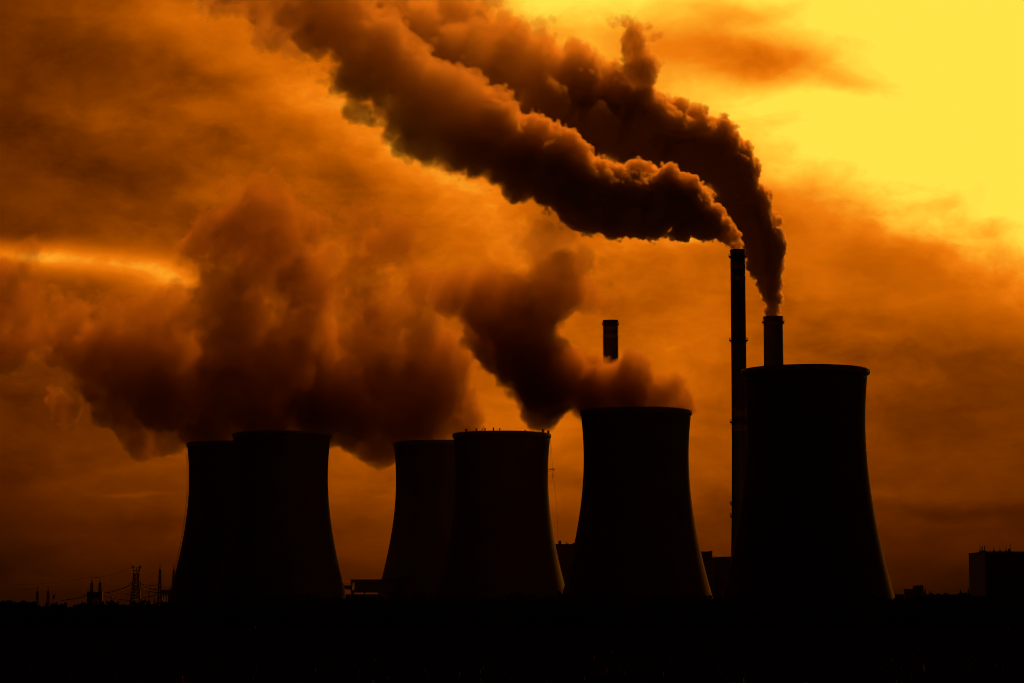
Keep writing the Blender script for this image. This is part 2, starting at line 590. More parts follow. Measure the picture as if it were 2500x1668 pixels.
rp.beam((.2, 0, 0), (mid1.x - 1, 0, mid1.z), .16).beam((.2, 0, 0), mid1 + Vector((-1.2, 0, 0)), .14)
pts_ = [Vector((.2, 0, 0)), at(1354, 1190, 1663) - Vector(h.location), mid2, at(1361.5, 1290, 1663) - Vector(h.location), at(1363, 1330, 1663) - Vector(h.location), Vector((at(1363, 1330, 1663).x - hp.x, 0, -hp.z))]
for a, b2 in zip(pts_, pts_[1:]):
    rp.beam(a, b2, .17)
rp.build('guide_rope', M['wire'], h)

# ------------------------------------------------------------------ chimneys


def chimney(px_top, py_top, Y, w_top, w_mid, w_base, label, bands, platforms, rods=(), ladders=()):
    tp = at(px_top, py_top, Y)
    s_ = Y / F
    H = tp.z
    o = thing('chimney', label, 'chimney', (tp.x, Y, 0), 'tall chimneys of the power station')
    r0, r1, r2 = w_top * s_ / 2, w_mid * s_ / 2, w_base * s_ / 2
    zm = H * .55

    def rad(z):
        return r1 + (r0 - r1) * (z - zm) / (H - zm) if z > zm else r2 + (r1 - r2) * (1 - (1 - z / zm) ** 1.8)
    prof_ = [(rad(H * i / 30), H * i / 30) for i in range(31)]
    MB().lathe(prof_ + [(r0 - .8, H), (r0 - .8, H - 14), (.01, H - 14)], 48, False).build('shaft', M['shaft'], o, True)
    MB().lathe([(r0 + .02, H - 1.2), (r0 + .3, H - 1.2), (r0 + .3, H + .1), (r0 - .82, H + .1), (r0 - .82, H - .4), (r0 + .02, H - .4)], 48).build('rim', M['rim'], o)
    for z0, z1, mm in bands:
        a, b2 = H - z0 * s_, H - z1 * s_
        MB().lathe([(rad(b2) + .004, b2), (rad(b2) + .05, b2), (rad(a) + .05, a), (rad(a) + .004, a)], 48).build('warning_band', M[mm], o, True)
    for dz in platforms:
        z = H - dz * s_
        rr_ = rad(z)
        pf = MB().lathe([(rr_ + .06, z), (rr_ + 1.1, z), (rr_ + 1.1, z + .3), (rr_ + .06, z + .3)], 40).build('gallery', M['steel'], o)
        rl = MB()
        for hh in (.75, 1.45):
            rl.lathe([(rr_ + .98, z + hh), (rr_ + 1.1, z + hh), (rr_ + 1.1, z + hh + .14), (rr_ + .98, z + hh + .14)], 40)
        for k in range(20):
            t = 2 * math.pi * k / 20
            rl.beam(((rr_ + 1.04) * math.cos(t), (rr_ + 1.04) * math.sin(t), z + .3), ((rr_ + 1.04) * math.cos(t), (rr_ + 1.04) * math.sin(t), z + 1.5), .12)
            rl.beam((rr_ * math.cos(t), rr_ * math.sin(t), z - 1.3), ((rr_ + .9) * math.cos(t), (rr_ + .9) * math.sin(t), z - .02), .22)
        rl.build('railing', M['steel'], o)
    for t, hgt in rods:
        MB().beam(((r0 + .1) * math.cos(t), (r0 + .1) * math.sin(t), H - .5), ((r0 + .1) * math.cos(t), (r0 + .1) * math.sin(t), H + hgt), .35, 4, .2).build('lightning_rod', M['steel'], o)
    for t in ladders:
        pl_ = []
        for i in range(14):
            z = 3 + (H - 4) * i / 13
            pl_.append(((rad(z) + .35) * math.cos(t), (rad(z) + .35) * math.sin(t), z))
        ladder(o, pl_, (math.cos(t), math.sin(t)), rung=1.4, cage=False, w=.9)
    return o


YT, YS, YK = 1390, 1560, 1900
chimney(1801, 611, YT, 36, 37.5, 56, 'tallest chimney, trailing dark smoke, beside the rim of the largest cooling tower',
        [(2, 18, 'red'), (30, 46, 'white'), (60, 76, 'white'), (392, 412, 'white'), (428, 448, 'white')], [17, 225, 426, 625, 655], [(2.4, 1.0)], [-1.2])
chimney(1887.5, 774, YS, 47, 50, 62, 'shorter stout smoking chimney rising behind the rim of the largest cooling tower',
        [(2, 20, 'red')], [14], [(-.9, 1.6), (.6, 1.2)], [-1.9])
chimney(1490.5, 783, YK, 36, 38, 50, 'slim smokeless chimney with pale painted bands behind the steam of a cooling tower',
        [(14, 22, 'white'), (33, 44, 'white')], [9], [(.3, 1.4), (2.7, 1.0), (1.2, 1.8)], [math.pi, 0.0])
# small box with a light panel on the stout chimney
q = at(1906, 829, YS)

# ------------------------------------------------------------------ buildings


def block(name, label, cat, x0p, x1p, ytop, Y, depth, m_='cladding', group=None, roof=True):
    a, b2 = at(x0p, ytop, Y), at(x1p, ytop, Y)
    H = a.z
    o = thing(name, label, cat, ((a.x + b2.x) / 2, Y + depth / 2, 0), group)
    w = b2.x - a.x
    MB().box((0, 0, H / 2 - .6), (w, depth, H - .002)).build('wall', M[m_], o)
    if roof:
        MB().box((0, 0, H - .32), (w + .4, depth + .4, .62)).build('roof', M['roof'], o)
    return o, w, H


def windows(o, w, depth, zs, n, ww=2.2, hh=1.6):
    me = None
    for z in zs:
        for i in range(n):
            x = -w / 2 + w * (i + .5) / n
            if me is None:
                f = MB()
                for sx_ in (-1, 1):
                    f.box((sx_ * (ww / 2 - .06), 0, 0), (.12, .16, hh))
                for sz in (-1, 1):
                    f.box((0, 0, sz * (hh / 2 - .06)), (ww - .25, .16, .12))
                wf = f.build('window', M['steel'], o)
                gl = MB().box((0, .02, 0), (ww - .25, .04, hh - .25)).build('pane', M['glass'], wf)
                me = (wf.data, gl.data)
            else:
                wf = bpy.data.objects.new('window', me[0])
                gl = bpy.data.objects.new('pane', me[1])
                C.objects.link(wf)
                C.objects.link(gl)
                wf.parent = o
                gl.parent = wf
            wf.location = (x, -depth / 2 - .085, z)


# between the idle tower and the steaming one
o, w, H = block('boiler_house', 'dark boiler house filling the gap between the idle tower and the steaming tower', 'building', 1330, 1500, 1328.5, 1840, 60)
MB().box((at(1367, 1320, 1840).x - o.location.x, -26, H + 1.3), (2.0, 2.0, 2.6)).build('roof_vent', M['steel'], o)
MB().beam((at(1383, 1324, 1840).x - o.location.x, -26, H), (at(1383, 1324, 1840).x - o.location.x, -26, H + 1.6), .5).beam((at(1382, 1322, 1840).x - o.location.x, -26, H + 1.6), (at(1389, 1328, 1840).x - o.location.x, -26, H - .1), .5).build('hatch', M['steel'], o)
MB().box((at(1450, 1326, 1840).x - o.location.x, 0, H + .5), (at(1500, 1326, 1840).x - at(1399, 1326, 1840).x, 40, 1.0)).build('parapet', M['cladding'], o)
windows(o, w, 60, (12, 24, 36), 14)
o, w, H = block('turbine_hall', 'stepped dark hall between the steaming tower and the tallest chimney', 'building', 1640, 1739, 1346.5, 1700, 60)
windows(o, w, 60, (10, 20, 30), 8)
MB().box((w / 2 - .6, -20, H + .25), (1.2, 12, .5)).build('parapet', M['cladding'], o)
o2, w, H2 = block('bunker_building', 'lower flat roofed block at the foot of the tallest chimney', 'building', 1751, 1860, 1360, 1702, 55)
MB().box((2.0, 0, H2 + .2), (w * .85, 30, .5)).build('roof_deck', M['roof'], o2)
windows(o2, w, 55, (10, 20, 30), 8)
a = at(1745, 1372, 1701)
fr = thing('stair_frame', 'small open steel frame between the stepped hall and the lower block', 'steel frame', (a.x, 1712, 0))
d = MB()
hx = 4.5 * 1701 / F
for sx_ in (-1, 0, 1):
    for yy in (-2, 2):
        d.beam((sx_ * hx, yy, -.6), (sx_ * hx, yy, at(1745, 1360, 1712).z), .35)
d.build('post', M['steel'], fr)
d = MB()
for py in (1360, 1364, 1368, 1374, 1382, 1392, 1404):
    z = at(1745, py, 1712).z
    d.box((0, 0, z), (hx * 2 + .3, 4.3, .4))
d.build('landing', M['steel'], fr)

# conveyor bridge between the left pair and the idle pair
YB = 1720
a, b2 = at(857, 1416, YB), at(975, 1447, YB)
br = thing('conveyor_gallery', 'long boxy conveyor gallery raised on posts between the two pairs of cooling towers', 'gallery', ((a.x + b2.x) / 2, YB, 0))
w = b2.x - a.x
hz = a.z - b2.z
MB().box((1.3, 0, b2.z + hz / 2), (w - 2.6, 7, hz)).build('wall', M['cladding'], br)
MB().box((-w / 2 + .55, 0, b2.z + hz / 2), (1.1, 7, hz)).build('end_post', M['cladding'], br)
MB().box((-w / 2 + 1.85, 0, b2.z + .9), (1.5, 7, 1.8)).box((-w / 2 + 1.85, 0, a.z - .9), (1.5, 7, 1.8)).build('slit_frame', M['cladding'], br)
MB().box((0, 0, a.z + .15), (w + .3, 7.3, .3)).build('roof', M['roof'], br)
for xx in (-w / 2 + 1.1, -w / 2 + 9.5, w / 2 - 4):
    MB().box((xx, 0, b2.z / 2 - .3), (2.1 if xx < -w / 2 + 5 else .8, 5, b2.z + .58)).build('pier', M['cladding'], br)
wk = thing('walkway', 'low pipe walkway with a handrail joining the left tower to the conveyor gallery', 'walkway', (at(838, 1430, YB).x, YB, 0))
x1 = at(856.5, 1430, YB).x - wk.location.x
zt_, zb_ = at(850, 1429.5, YB).z, at(850, 1439.5, YB).z
MB().span(-4, x1, -1.5, 1.5, zb_, zt_).build('deck', M['cladding'], wk)
d = MB()
for i in range(12):
    x = -4 + (x1 + 4) * i / 11
    d.beam((x, -1.4, zt_), (x, -1.4, zt_ + 1.3), .14)
d.beam((-4, -1.4, zt_ + 1.3), (x1, -1.4, zt_ + 1.3), .18).beam((-4, -1.4, zt_ + .7), (x1, -1.4, zt_ + .7), .12)
d.build('handrail', M['steel'], wk)
o, w, H = block('service_shed', 'long low shed on the ground below the conveyor gallery', 'building', 800, 960, 1451, 1790, 20)

# right edge
YR = 1500
o, w, H = block('plant_building', 'tall plain block with rooftop masts at the right edge of the picture', 'building', 2405, 2640, 1346.5, YR, 54)
windows(o, w, 54, (10, 18, 26, 34), 12)
ox = o.location.x
for px, py, wd in ((2395, 1334, .5), (2400, 1333, .7), (2406, 1333, .6), (2429, 1335, .55), (2443.5, 1336, .5), (2458.5, 1336, .55), (2469.5, 1328, .28)):
    zt_ = at(px, py, YR).z
    x = at(px, py, YR).x - ox
    MB().beam((x, -24, H - .2), (x, -24, zt_), wd, 8, wd * .8).box((x, -24, H + .25), (wd * 2.4, wd * 2.4, .7)).build('mast', M['steel'], o)
MB().box((at(2466, 1342, YR).x - ox, -24, H + .9), (1.1, 1.0, 1.8)).build('roof_vent', M['steel'], o)
d = MB()
for i in range(20):
    x = at(2410 + 3.2 * i, 1348, YR).x - ox
    d.beam((x, -21.5, H), (x, -21.5, H + .7), .1)
d.beam((at(2410, 1348, YR).x - ox, -21.5, H + .65), (at(2474, 1348, YR).x - ox, -21.5, H + .65), .1)
d.build('railing', M['steel'], o)

YL = 1760
o, w, H = block('flat_block', 'lower half of a stepped dark house pair right of the largest cooling tower', 'building', 2210, 2234, 1438.5, YL, 6, group=None)
MB().beam((w / 2 - 1.2, -2, H - .2), (w / 2 - 1.2, -2, H + 1.2), .6).build('roof_vent', M['steel'], o)
windows(o, w, 6 if o.name == 'flat_block' else 6.4, (6, 10, 14, 18), 4, 1.2, 1.2)
o, w, H = block('high_block', 'taller half of the stepped house pair, two small vents on its roof', 'building', 2232.5, 2254.5, 1430.5, YL + 1, 6.4)
MB().box((.4, 0, H + .12), (w * .7, 5, .3)).build('roof_deck', M['roof'], o)
for x in (1.0, 2.2):
    MB().beam((x, -2, H + .2), (x, -2, H + 1.1), .5).build('roof_vent', M['steel'], o)
windows(o, w, 6 if o.name == 'flat_block' else 6.4, (6, 10, 14, 18), 4, 1.2, 1.2)
o, w, H = block('low_hall', 'very long low hall roof line between the stepped houses and the tall block', 'building', 2140, 2420, 1451.5, 1850, 20)


def conifer(px, pytop, Y, r_, label, seed):
    tp = at(px, pytop, Y)
    o_ = thing('conifer_tree', label, 'tree', (tp.x, Y, 0), 'dark trees at the right of the largest tower')
    q_ = random.Random(seed)
    MB().beam((0, 0, -.6), (0, 0, tp.z * .95), .5, 6, .12).build('trunk', M['bark'], o_)
    cr_ = MB()
    for i in range(14):
        f = i / 13
        z = tp.z * (.15 + .83 * f)
        rr_ = r_ * (1 - f) ** .7 + .15
        leafy(cr_, q_.uniform(-.2, .2), 0, z, rr_, tp.z * .045, 46, .35, q_)
    cr_.build('crown', M['leaf'], o_)


conifer(2345.5, 1442.5, 1700, 1.6, 'narrow pointed tree standing alone on the low hall roof line', 1)
conifer(2364, 1438.5, 1690, 1.6, 'pointed tree touching the left wall of the tall block', 2)
conifer(2270, 1445, 1700, 2.0, 'small pointed tree just right of the stepped house pair', 3)
conifer(2258.5, 1439, 1720, 2.0, 'bushy tree leaning on the taller half of the stepped house pair', 4)

# trees at the far left edge
for k_, (px, py, lab) in enumerate(((6, 1461, 'leftmost rounded tree on the skyline at the picture edge'), (16, 1464, 'low rounded tree right beside the leftmost one on the skyline'), (60, 1468, 'tiny shrub on the skyline left of the two small pylons'))):
    tp = at(px, py, 1750)
    o_ = thing('round_tree', lab, 'tree', (tp.x, 1750, 0), 'trees on the left skyline')
    q_ = random.Random(40 + k_)
    MB().beam((0, 0, -.6), (0, 0, tp.z * .7), .6, 6, .2).build('trunk', M['bark'], o_)
    cr_ = MB()
    for i in range(9):
        leafy(cr_, q_.uniform(-2, 2), q_.uniform(-2, 2), tp.z * q_.uniform(.55, .85), 1.7, 1.5, 60, .4, q_)
    cr_.build('crown', M['leaf'], o_)

# ------------------------------------------------------------------ pylons and the switchyard on the left


def lattice(mb, z0, z1, w0, w1, n, t=.3, bow=0.0):
    """four legs with crossed bracing between two heights"""
    def wd(f):
        return w0 + (w1 - w0) * f
    for i in range(n):
        f0, f1 = i / n, (i + 1) / n
        za, zb = z0 + (z1 - z0) * f0, z0 + (z1 - z0) * f1
        a_, b_ = wd(f0) / 2, wd(f1) / 2
        cs = ((-1, -1), (1, -1), (1, 1), (-1, 1))
        for k in range(4):
            x, y = cs[k]
            x2, y2 = cs[(k + 1) % 4]
            mb.beam((x * a_, y * a_, za), (x * b_, y * b_, zb), t)
            mb.beam((x * a_, y * a_, za), (x2 * b_, y2 * b_, zb), t * .7)
            mb.beam((x2 * a_, y2 * a_, za), (x * b_, y * b_, zb), t * .7)
            mb.beam((x * b_, y * b_, zb), (x2 * b_, y2 * b_, zb), t * .7)


YP = 1800
SP = YP / F


def spire(px, pytop, pybase, w, label, Y=YP, tcap=True, t=.3, n=7):
    tp = at(px, pytop, Y)
    o_ = thing('lattice_mast', label, 'mast', (tp.x, Y, 0), 'lattice masts of the switchyard')
    mb = MB()
    ww = w * Y / F
    lattice(mb, -.6, tp.z * .86, ww, ww * .3, n, t * 1.7)
    mb.build('lattice', M['steel'], o_)
    MB().beam((0, 0, tp.z * .85), (0, 0, tp.z), ww * .3, 6, .2).build('tip', M['steel'], o_)
    if tcap:
        MB().box((0, 0, tp.z - .3), (1.7, .5, .3)).build('crossarm', M['steel'], o_)
    return o_


spire(91.5, 1432, 1468, 10, 'small spire mast on the skyline, leftmost of all the masts')
spire(118, 1432, 1468, 10, 'small spire mast just left of a stubby gantry on the skyline')
spire(224.5, 1408, 1470, 10.5, 'left one of the twin spires on the dark switchgear block', t=.45)
spire(244.5, 1408, 1470, 10.5, 'right one of the twin spires on the dark switchgear block', t=.45)
spire(215.5, 1433, 1470, 6, 'short stub mast at the left end of the dark switchgear block', tcap=False)
spire(391, 1371, 1470, 10.5, 'tall needle thin mast beside the portal on piers', tcap=False, t=.4, n=10)
spire(424.5, 1373, 1470, 9, 'needle thin mast almost touching the laddered cooling tower', tcap=False, t=.4, n=10)
# the big pylon
tp = at(333.5, 1381, YP)
py_ = thing('power_pylon', 'broad lattice pylon with a forked top and drooping arms, tallest of the switchyard', 'pylon', (tp.x, YP, 0))
mb = MB()
zk = at(333, 1432, YP).z
zn = at(333, 1400, YP).z
lattice(mb, -.6, at(333, 1462, YP).z, 12.5, 6.6, 2, .8)
lattice(mb, at(333, 1462, YP).z, zk, 6.6, 5.0, 4, .75)
lattice(mb, zk, zn, 5.0, 3.6, 5, .7)
mb.build('lattice', M['steel'], py_)
zt_ = tp.z
hd = MB()
for sg in (-1, 1):
    hd.beam((sg * 1.6, 0, zn), (sg * 3.1, 0, zt_ - .4), .7).beam((sg * 3.1, 0, zt_ - .3), (0, 0, zt_ - 1.9), .7).beam((sg * 3.2, 0, zt_ - .3), (sg * 4.4, 0, zt_ - .2), .4)
    hd.beam((sg * .4, 0, zn), (sg * 2.4, 0, zt_ - 1.2), .6)
hd.beam((-1.8, 0, zn), (1.8, 0, zn), .5).beam((-2.2, 0, zn + 2), (2.2, 0, zn + 2), .5).beam((0, 0, zn), (0, 0, zt_ - 2), .5)
hd.build('forked_head', M['steel'], py_)
za = at(333, 1428, YP).z
zb = at(333, 1419, YP).z
for sg in (-1, 1):
    MB().beam((sg * 2.4, 0, za), (sg * 4.7, 0, za), .5).beam((sg * 2.1, 0, zb), (sg * 4.7, 0, za + .3), .5).beam((sg * 3.3, 0, za), (sg * 3.3, 0, za + 1.3), .3).build('arm', M['steel'], py_)
# stubby gantry
tp = at(132, 1453, YP)
o_ = thing('bus_gantry', 'stubby gantry with a flat hat right of the two small spires', 'gantry', (tp.x, YP, 0))
MB().beam((-1.2, 0, -.6), (-.7, 0, tp.z), .6).beam((1.2, 0, -.6), (.7, 0, tp.z), .6).beam((-1, 0, tp.z * .6), (1, 0, tp.z * .6), .4).build('post', M['steel'], o_)
MB().box((0, 0, tp.z), (3.0, .8, .5)).box((0, 0, tp.z - 1.6), (1.8, .8, 1.6)).build('beam', M['steel'], o_)
# switchgear block under the twin spires
a, b2 = at(213.5, 1446, YP - 8), at(251, 1446, YP - 8)
o_ = thing('switchgear_block', 'dark open switchgear block with light showing through, under the twin spires', 'switchgear', ((a.x + b2.x) / 2, YP - 8, 0))
w = b2.x - a.x
H = a.z
MB().box((0, 0, H - 2.3), (w, 4, 4.6)).build('upper_beam', M['cladding'], o_)
MB().box((-w * .32, 0, (H - 4.6) / 2 - .3), (w * .36, 4, H - 4.6 + .58)).box((w * .39, 0, (H - 4.6) / 2 - .3), (w * .22, 4, H - 4.6 + .58)).build('cabinet', M['cladding'], o_)
d = MB()
for i in range(9):
    x = -w * .12 + w * .38 * i / 8
    d.box((x, .4, (H - 4.6) / 2), (.3, .5, H - 4.62))
for zz in (1.5, 3.4, 5.2, 7.5, 9.5, 11.5, 13.3):
    if zz < H - 4.8:
        d.box((w * .07, -.3, zz), (w * .38, .4, .5))
d.build('rack', M['steel'], o_)
# portal on piers beside the laddered tower
a, b2 = at(394.5, 1440, YP + 5), at(436, 1440, YP + 5)
o_ = thing('portal_building', 'flat roofed portal on slim piers between the needle mast and the cooling tower', 'portal', ((a.x + b2.x) / 2, YP + 5, 0))
w = b2.x - a.x
H = a.z
MB().box((0, 0, H - 1.5), (w, 5, 3.0)).build('roof', M['cladding'], o_)
for i in range(7):
    x = -w / 2 + .5 + i * 1.15
    MB().box((x, 0, (H - 3) / 2 - .3), (.45, 4, H - 3 + .58)).build('pier', M['cladding'], o_)
# loose small posts between pylon and portal
for k_, (px, py) in enumerate(((363.5, 1445), (366, 1452), (377, 1458))):
    tp = at(px, py, YP)
    MB().beam((0, 0, -.6), (0, 0, tp.z), .45, 6).box((0, 0, tp.z - .5), (1.3, .5, .35)).build('pole', M['steel'], None, loc=(tp.x, YP, 0))
    tag(C.objects[-1], ['tallest of three short poles between the broad pylon and the needle mast', 'short pole right against the tallest one, between the broad pylon and the needle mast', 'short pole closest to the needle mast beside the portal'][k_], 'pole', 'short switchyard poles')


def wire(p, q, sag, label, r_=.2, n=14):
    P, Q = at(*p, YP), at(*q, YP)
    mb = MB()
    prev = None
    org = P.copy()
    for i in range(n + 1):
        f = i / n
        c = P.lerp(Q, f) - Vector((0, 0, sag * SP * 4 * f * (1 - f))) - org
        if prev is not None:
            mb.beam(prev, c, r_ * 1.5)
        prev = c
    return tag(mb.build('power_line', M['wire'], None, loc=org), label, 'cable', 'power lines of the switchyard')


wire((328, 1381.5), (246, 1409), 4, 'thin line from the forked pylon head down to the right twin spire', .14)
wire((224, 1408), (244.5, 1408), 2, 'short line slung between the tips of the twin spires', .4)
wire((222, 1408.5), (40, 1427), 5, 'faint line leaving the left twin spire towards the picture edge', .13)
wire((246, 1409), (320, 1423), 2, 'faint line from the right twin spire to the left arm of the pylon', .14)
wire((318.5, 1428), (254, 1448), 3.5, 'thick line from the left pylon arm down to the switchgear block', .5)
wire((296, 1440.5), (324, 1451), 3.5, 'short loop hanging below the thick line left of the pylon', .35)
wire((251, 1452), (320, 1466), 3, 'low thick line from the switchgear block to the foot of the pylon', .55)
wire((213, 1454), (150, 1466), 2, 'low line from the switchgear block sloping left to the ground', .5)
wire((213, 1450), (203, 1452), .5, 'short stub line at the left end of the switchgear block', .3)
wire((348, 1428), (387, 1440), 3, 'line from the right pylon arm to the middle of the needle mast', .5)
wire((350, 1426), (387, 1427), 3, 'upper slack line between the pylon arm and the needle mast', .28)
wire((343, 1437), (386, 1447), 2, 'lower line between the pylon body and the needle mast', .45)
wire((347, 1458), (386, 1449.5), 3, 'lowest slack line rising from the pylon foot to the needle mast', .5)
wire((20, 1441), (85, 1437), 1.5, 'very faint line left of the leftmost small spire', .15)
wire((395, 1432), (420, 1437), 1, 'short line between the two needle thin masts', .2)

# ------------------------------------------------------------------ smoke and steam


def smoke_mat(name, albedo, aniso, dens):
    m_ = bpy.data.materials.new(name)
    m_.use_nodes = True
    t = NT(m_.node_tree)
    t.N.clear()
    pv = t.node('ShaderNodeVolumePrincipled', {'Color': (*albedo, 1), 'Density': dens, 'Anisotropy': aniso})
    t.node('ShaderNodeOutputMaterial', {'Volume': pv.outputs[0]})
    return m_


def field(tree, pars, spheres, seg):
    """a soft union of puffs roughened by cellular billows, filled as a voxel volume round a solid dark heart"""
    t = NT(tree)
    pos = t.node('GeometryNodeInputPosition').outputs[0]
    s = pars['s_of'](t, pos)
    p = pos
    for sc_, amp0, amp1, det in pars['warp']:
        wv = t.v('SUBTRACT', t.noise(pos, sc_, det, .5, True), (.5, .5, .5))
        p = t.v('ADD', p, t.v('SCALE', wv, scale=t.rng(s, 0.0, 1.0, amp0, amp1)))
    d = None
    for c, r_ in spheres:
        q = t.m('SUBTRACT', t.v('DISTANCE', p, tuple(c)), r_)
        d = q if d is None else t.m('SMOOTH_MIN', d, q, pars['smin'])
    for size, amp0, amp1 in pars['cells']:
        if seg['vox'] > size * .42:
            continue
        vn = t.node('ShaderNodeTexVoronoi', {'Vector': p if size > 8 else pos, 'Scale': 1.0 / size, 'Detail': 0.0})
        d = t.m('MULTIPLY_ADD', t.m('SUBTRACT', vn.outputs['Distance'], .5), t.rng(s, 0.0, 1.0, amp0, amp1), d)
    if pars.get('bias'):
        d = t.m('MULTIPLY_ADD', s, -pars['bias'], d)
    d_in = d
    d = t.m('MAXIMUM', d, t.rng(s, 0.0, 1.0, *pars['skin']))
    for sc_, amp0, amp1, det in pars['erode']:
        nz = t.noise(pos, sc_, det, .55)
        d = t.m('MULTIPLY_ADD', t.m('SUBTRACT', nz, .5), t.rng(s, 0.0, 1.0, amp0, amp1), d)
    dens = t.m('DIVIDE', t.m('MULTIPLY', d, -1.0), t.rng(s, 0.0, 1.0, *pars['width']), clamp=True)
    rho = t.rng(s, 0.0, pars.get('s_rho', 1.0), *pars['rho'])
    dens = t.m('MULTIPLY', dens, rho)
    if pars['holes']:
        sc_, lo, hi, keep = pars['holes']
        nz = t.noise(p, sc_, 3.0, .55)
        dens = t.m('MULTIPLY', dens, t.rng(nz, lo, hi, keep, 1.0, True))
    (x0, y0, z0), (x1, y1, z1) = seg['box']
    X = t.node('ShaderNodeSeparateXYZ', {0: pos}).outputs[seg.get('axis', 0)]
    ov = seg['ov']
    lo_x, hi_x = seg['cut']
    if lo_x is not None:
        dens = t.m('MULTIPLY', dens, t.rng(X, lo_x - ov, lo_x + ov, 0.0, 1.0))
    if hi_x is not None:
        dens = t.m('MULTIPLY', dens, t.rng(X, hi_x - ov, hi_x + ov, 1.0, 0.0))

    def cube(f_, v_):
        n = t.node('GeometryNodeVolumeCube', {'Density': f_, 'Min': (x0, y0, z0), 'Max': (x1, y1, z1)})
        n.inputs['Resolution X'].default_value = max(2, int((x1 - x0) / v_))
        n.inputs['Resolution Y'].default_value = max(2, int((y1 - y0) / v_))
        n.inputs['Resolution Z'].default_value = max(2, int((z1 - z0) / v_))
        return n.outputs[0]
    out = t.node('GeometryNodeJoinGeometry')
    vol = t.node('GeometryNodeSetMaterial', {'Geometry': cube(dens, seg['vox']), 'Material': pars['vmat']})
    t.L.new(vol.outputs[0], out.inputs[0])
    if pars['margin']:
        heart = t.m('ADD', .5, t.m('MULTIPLY', t.m('ADD', t.m('MAXIMUM', d_in, t.m('ADD', d, 0.0)), t.m('ADD', t.m('DIVIDE', pars['margin'], rho), t.rng(s, 0.0, 1.0, *pars['width']))), -.2), clamp=True)
        vm = t.node('GeometryNodeVolumeToMesh', {'Volume': cube(heart, seg['vox'] * 2.4), 'Threshold': .5})
        sm = t.node('GeometryNodeSetShadeSmooth', {0: vm.outputs[0]})
        cm = t.node('GeometryNodeSetMaterial', {'Geometry': sm.outputs[0], 'Material': pars['cmat']})
        t.L.new(cm.outputs[0], out.inputs[0])
    t.node('NodeGroupOutput', {0: out.outputs[0]})


def plume(name, part, label, cat, origin, Y, spheres, cuts, voxes, pars, axis=0):
    """cuts: pixel columns (rows if axis is 2) between consecutive lengths of the plume, each length its own voxel grid"""
    S = Y / F
    root = None
    for k, vox in enumerate(voxes):
        a_, b_ = cuts[k], cuts[k + 1]
        if axis == 0:
            lo = None if k == len(voxes) - 1 else at(b_, 800, Y).x - origin.x
            hi = None if k == 0 else at(a_, 800, Y).x - origin.x
        else:
            hi = None if k == len(voxes) - 1 else at(1250, b_, Y).z - origin.z
            lo = None if k == 0 else at(1250, a_, Y).z - origin.z
        ov = 3.0
        pad = 4 + pars['pad'] * (k + 1) / len(voxes)
        near = [(c, r_) for c, r_ in spheres if (lo is None or c[axis] + r_ + pad > lo - ov) and (hi is None or c[axis] - r_ - pad < hi + ov)]
        mn = [min(c[i] - r_ for c, r_ in near) - pad for i in range(3)]
        mx = [max(c[i] + r_ for c, r_ in near) + pad for i in range(3)]
        if lo is not None:
            mn[axis] = max(mn[axis], lo - ov)
        if hi is not None:
            mx[axis] = min(mx[axis], hi + ov)
        zmax = at(1250, -90, Y).z - origin.z
        xmin = at(-70, 800, Y).x - origin.x
        mx[2] = min(mx[2], zmax)
        mn[0] = max(mn[0], xmin)
        if pars.get('floor') is not None:
            mn[2] = max(mn[2], pars['floor'])
        tree = bpy.data.node_groups.new(name + '_field', 'GeometryNodeTree')
        tree.interface.new_socket('Geometry', in_out='OUTPUT', socket_type='NodeSocketGeometry')
        field(tree, pars, near, dict(vox=vox, box=(mn, mx), cut=(lo, hi), ov=ov, axis=axis))
        nm = name if root is None else part
        me = bpy.data.meshes.new(nm)
        me.materials.append(pars['vmat'])
        if pars['margin']:
            me.materials.append(pars['cmat'])
        o = bpy.data.objects.new(nm, me)
        C.objects.link(o)
        if root is None:
            root = o
            o.location = origin
            tag(o, label, cat, pars.get('group'), 'stuff')
        else:
            o.parent = root
        md = o.modifiers.new('smoke', 'NODES')
        md.node_group = tree
    return root


def puffs(path, Y0, origin, step=.5, jit=.3, seed=0, extra=(), drift=None):
    q = random.Random(seed)
    res = []

    def depth(x):
        return Y0 if drift is None else Y0 + drift[2] * min(1, max(0, (drift[0] - x) / (drift[0] - drift[1])))
    for (x0, y0, r0), (x1, y1, r1) in zip(path, path[1:]):
        L_ = math.hypot(x1 - x0, y1 - y0)
        n = max(1, round(L_ / (step * (r0 + r1) / 2 * 2)))
        for i in range(n):
            f = i / n
            r_ = r0 + (r1 - r0) * f
            j = jit * min(1, max(0, (r_ - 20) / 20))
            x, y = x0 + (x1 - x0) * f + q.uniform(-j, j) * r_ * .6, y0 + (y1 - y0) * f + q.uniform(-j, j) * r_ * .6
            Y = depth(x)
            S = Y / F
            c = at(x, y, Y) - origin
            c.y += q.uniform(-j, j) * r_ * S * 1.2
            res.append((c, r_ * S * q.uniform(1 - j * .4, 1 + j * .2)))
    for e in extra:
        x, y, r_ = e[:3]
        Y = depth(x)
        S = Y / F
        c = at(x, y, Y) - origin
        c.y += e[3] if len(e) > 3 else q.uniform(-.3, .3) * r_ * S
        res.append((c, r_ * S))
    return res


def along(length):
    def f(t, pos):
        return t.m('DIVIDE', t.v('LENGTH', pos), length, clamp=True)
    return f


def upward(z1):
    def f(t, pos):
        sp = t.node('ShaderNodeSeparateXYZ', {0: pos})
        return t.m('DIVIDE', t.m('ADD', sp.outputs[2], 6.0), z1, clamp=True)
    return f


